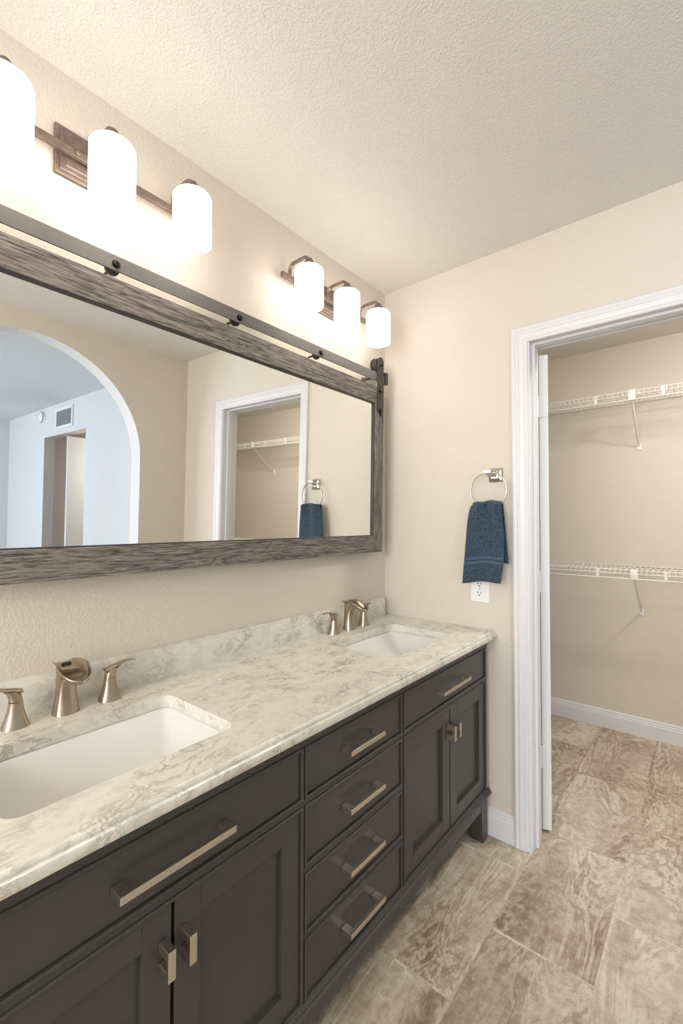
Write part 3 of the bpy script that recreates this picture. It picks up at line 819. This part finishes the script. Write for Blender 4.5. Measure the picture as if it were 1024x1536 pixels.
out = thing('wall_outlet', 'white duplex wall outlet just below the blue towel', 'outlet', (.4875, 0, 1.0125))
bm = NB(); R = []
for y, i in ((0, 0), (-.003, 0), (-.006, .003)): R.append([Vector((a, y, c)) for a, c in rrect(-.0405+i, .0405-i, -.0575+i, .0575-i, .003, 3)])
loft(bm, R); obj('cover_plate', bm, PLAST, out, smooth=30)
for zc in (-.0195, .0195):
    bm = NB(); R = []
    for y in (-.0055, -.0075):
        pts = []
        for k in range(28):
            a = 2*math.pi*k/28; pts.append(Vector((.0172*math.cos(a), y, max(-.0142, min(.0142, .0172*math.sin(a)))+zc)))
        R.append(pts)
    loft(bm, R); rc = obj('receptacle', bm, PLAST, out, smooth=30)
    bm = NB(); box(bm, -.0078, -.0052, -.0082, -.0070, zc-.001, zc+.0085); box(bm, .0050, .0074, -.0082, -.0070, zc, zc+.007)
    lathe(bm, [(.0028, -.0082), (.0028, -.007)], (0, 0, zc-.0075), 12, 'y'); obj('slots', bm, DARK, rc)
bm = NB(); lathe(bm, [(.003, -.0068), (.003, -.0058)], (0, 0, 0), 12, 'y'); obj('screw', bm, CHROME, out)

# ================================================================== CLOSET SHELVES
def wire_shelf(zd, label, x0=.105, x1=3.345):
    yf, yb = 1.120, 1.419; lip = .052
    t = thing('wire_shelf', label, 'shelf', (1.7, yb, zd), 'white wire shelves in the closet')
    O = Vector((1.7, yb, zd))
    bm = NB()
    r = .0016
    x = x0+.006
    while x < x1:       # deck wires, bent down over the lip
        tube(bm, [Vector((x, yb, zd))-O, Vector((x, yf+.002, zd))-O, Vector((x, yf, zd-.004))-O, Vector((x, yf, zd-.024))-O], r, 6)
        x += .0254
    obj('deck_wires', bm, VINYL, t, smooth=60)['kind'] = 'stuff'
    bm = NB()
    for y, z, rr_ in ((yb, zd-.003, .003), (yf+.003, zd-.003, .0030), (yf, zd-.024, .0026), (yf, zd-lip, .0036), ((yf+yb)/2, zd-.003, .0026)):
        tube(bm, [Vector((x0, y, z))-O, Vector((x1, y, z))-O], rr_, 8)
    obj('support_rods', bm, VINYL, t, smooth=60)
    for xx in (.42, .735, 1.06, 1.36, 1.68, 1.97, 2.27, 2.57, 2.88, 3.18):
        bm = NB(); box(bm, xx-.007-O.x, xx+.007-O.x, yf-.0035-O.y, yf+.0025-O.y, -lip-.002, -.002, bev=.001); obj('lip_tie', bm, VINYL, t)
    for xx in (.915, 1.70, 2.45):
        bm = NB(); box(bm, xx-.018-O.x, xx+.018-O.x, yf-.006-O.y, yf+.004-O.y, -lip-.004, .003, bev=.002)
        cl = obj('bracket_clip', bm, VINYL, t, smooth=40)
        bm = NB(); tube(bm, [Vector((xx, yf+.004, zd-lip+.002))-O, Vector((xx, 1.40, zd-.262))-O, Vector((xx, 1.422, zd-.275))-O], 1, 10, flat=(.0062, .004))
        obj('brace', bm, VINYL, cl, smooth=50)
        bm = NB(); box(bm, xx-.012-O.x, xx+.012-O.x, 1.4205-O.y, 1.4265-O.y, -.300, -.262, bev=.0015)
        lathe(bm, [(.004, 1.4185-O.y), (.004, 1.421-O.y)], (xx-O.x, 0, -.288), 10, 'y'); obj('wall_foot', bm, VINYL, cl, smooth=40)
    for xx in (.25, .6, 1.2, 1.6, 2.1, 2.6, 3.1):
        bm = NB(); box(bm, xx-.006-O.x, xx+.006-O.x, 1.414-O.y, 1.427-O.y, -.012, .006, bev=.001); obj('wall_clip', bm, VINYL, t)
    return t
wire_shelf(2.043, 'upper white wire closet shelf, seen from below')
wire_shelf(1.032, 'lower white wire closet shelf at waist height')

cl = thing('closet_light', 'round flush ceiling light inside the closet', 'ceiling light', (1.62, .40, 2.415))
bm = NB(); lathe(bm, [(.10, 0), (.10, -.02), (.092, -.026)], (0, 0, 0), 32); obj('base', bm, TRIM, cl, smooth=40)
bm = NB(); lathe(bm, [(.09, -.026), (.085, -.045), (.06, -.062), (.03, -.069), (.004, -.071)], (0, 0, 0), 32); obj('diffuser', bm, DIFF, cl, smooth=50)

# ================================================================== BEDROOM BITS SEEN IN THE MIRROR
v = thing('wall_vent', 'white framed grey return-air vent high on the bedroom wall', 'vent', (4.08, -.03, 2.275))
bm = NB()
for a in ((-.225, .225, .08, .11), (-.225, .225, -.11, -.08), (-.225, -.195, -.08, .08), (.195, .225, -.08, .08)): box(bm, a[0], a[1], -.012, 0, a[2], a[3], bev=.002)
obj('frame', bm, PLAST, v, smooth=30)
bm = NB()
for k in range(13):
    z = -.074+k*.0123; R = [[Vector((x, y, z+dz)) for y, dz in ((-.009, -.004), (-.008, -.005), (-.001, .003), (-.002, .004))] for x in (-.195, .195)]; loft(bm, R)
box(bm, -.195, .195, -.0015, -.0005, -.08, .08)
obj('louvre', bm, VENTG, v)
sd = thing('smoke_detector', 'round white smoke detector beside the vent on the bedroom wall', 'smoke detector', (4.69, -.03, 2.345))
bm = NB(); lathe(bm, [(.068, 0), (.068, -.012), (.060, -.016)], (0, 0, 0), 32, 'y'); obj('base', bm, PLAST, sd, smooth=40)
bm = NB(); lathe(bm, [(.058, -.016), (.058, -.030), (.048, -.040), (.02, -.044)], (0, 0, 0), 32, 'y'); obj('cover', bm, PLAST, sd, smooth=40)
bm = NB()
for k in range(16):
    a = 2*math.pi*k/16; x, z = .0585*math.cos(a), .0585*math.sin(a); box(bm, x-.005, x+.005, -.028, -.019, z-.005, z+.005)
obj('sensor_slots', bm, VENTG, sd)
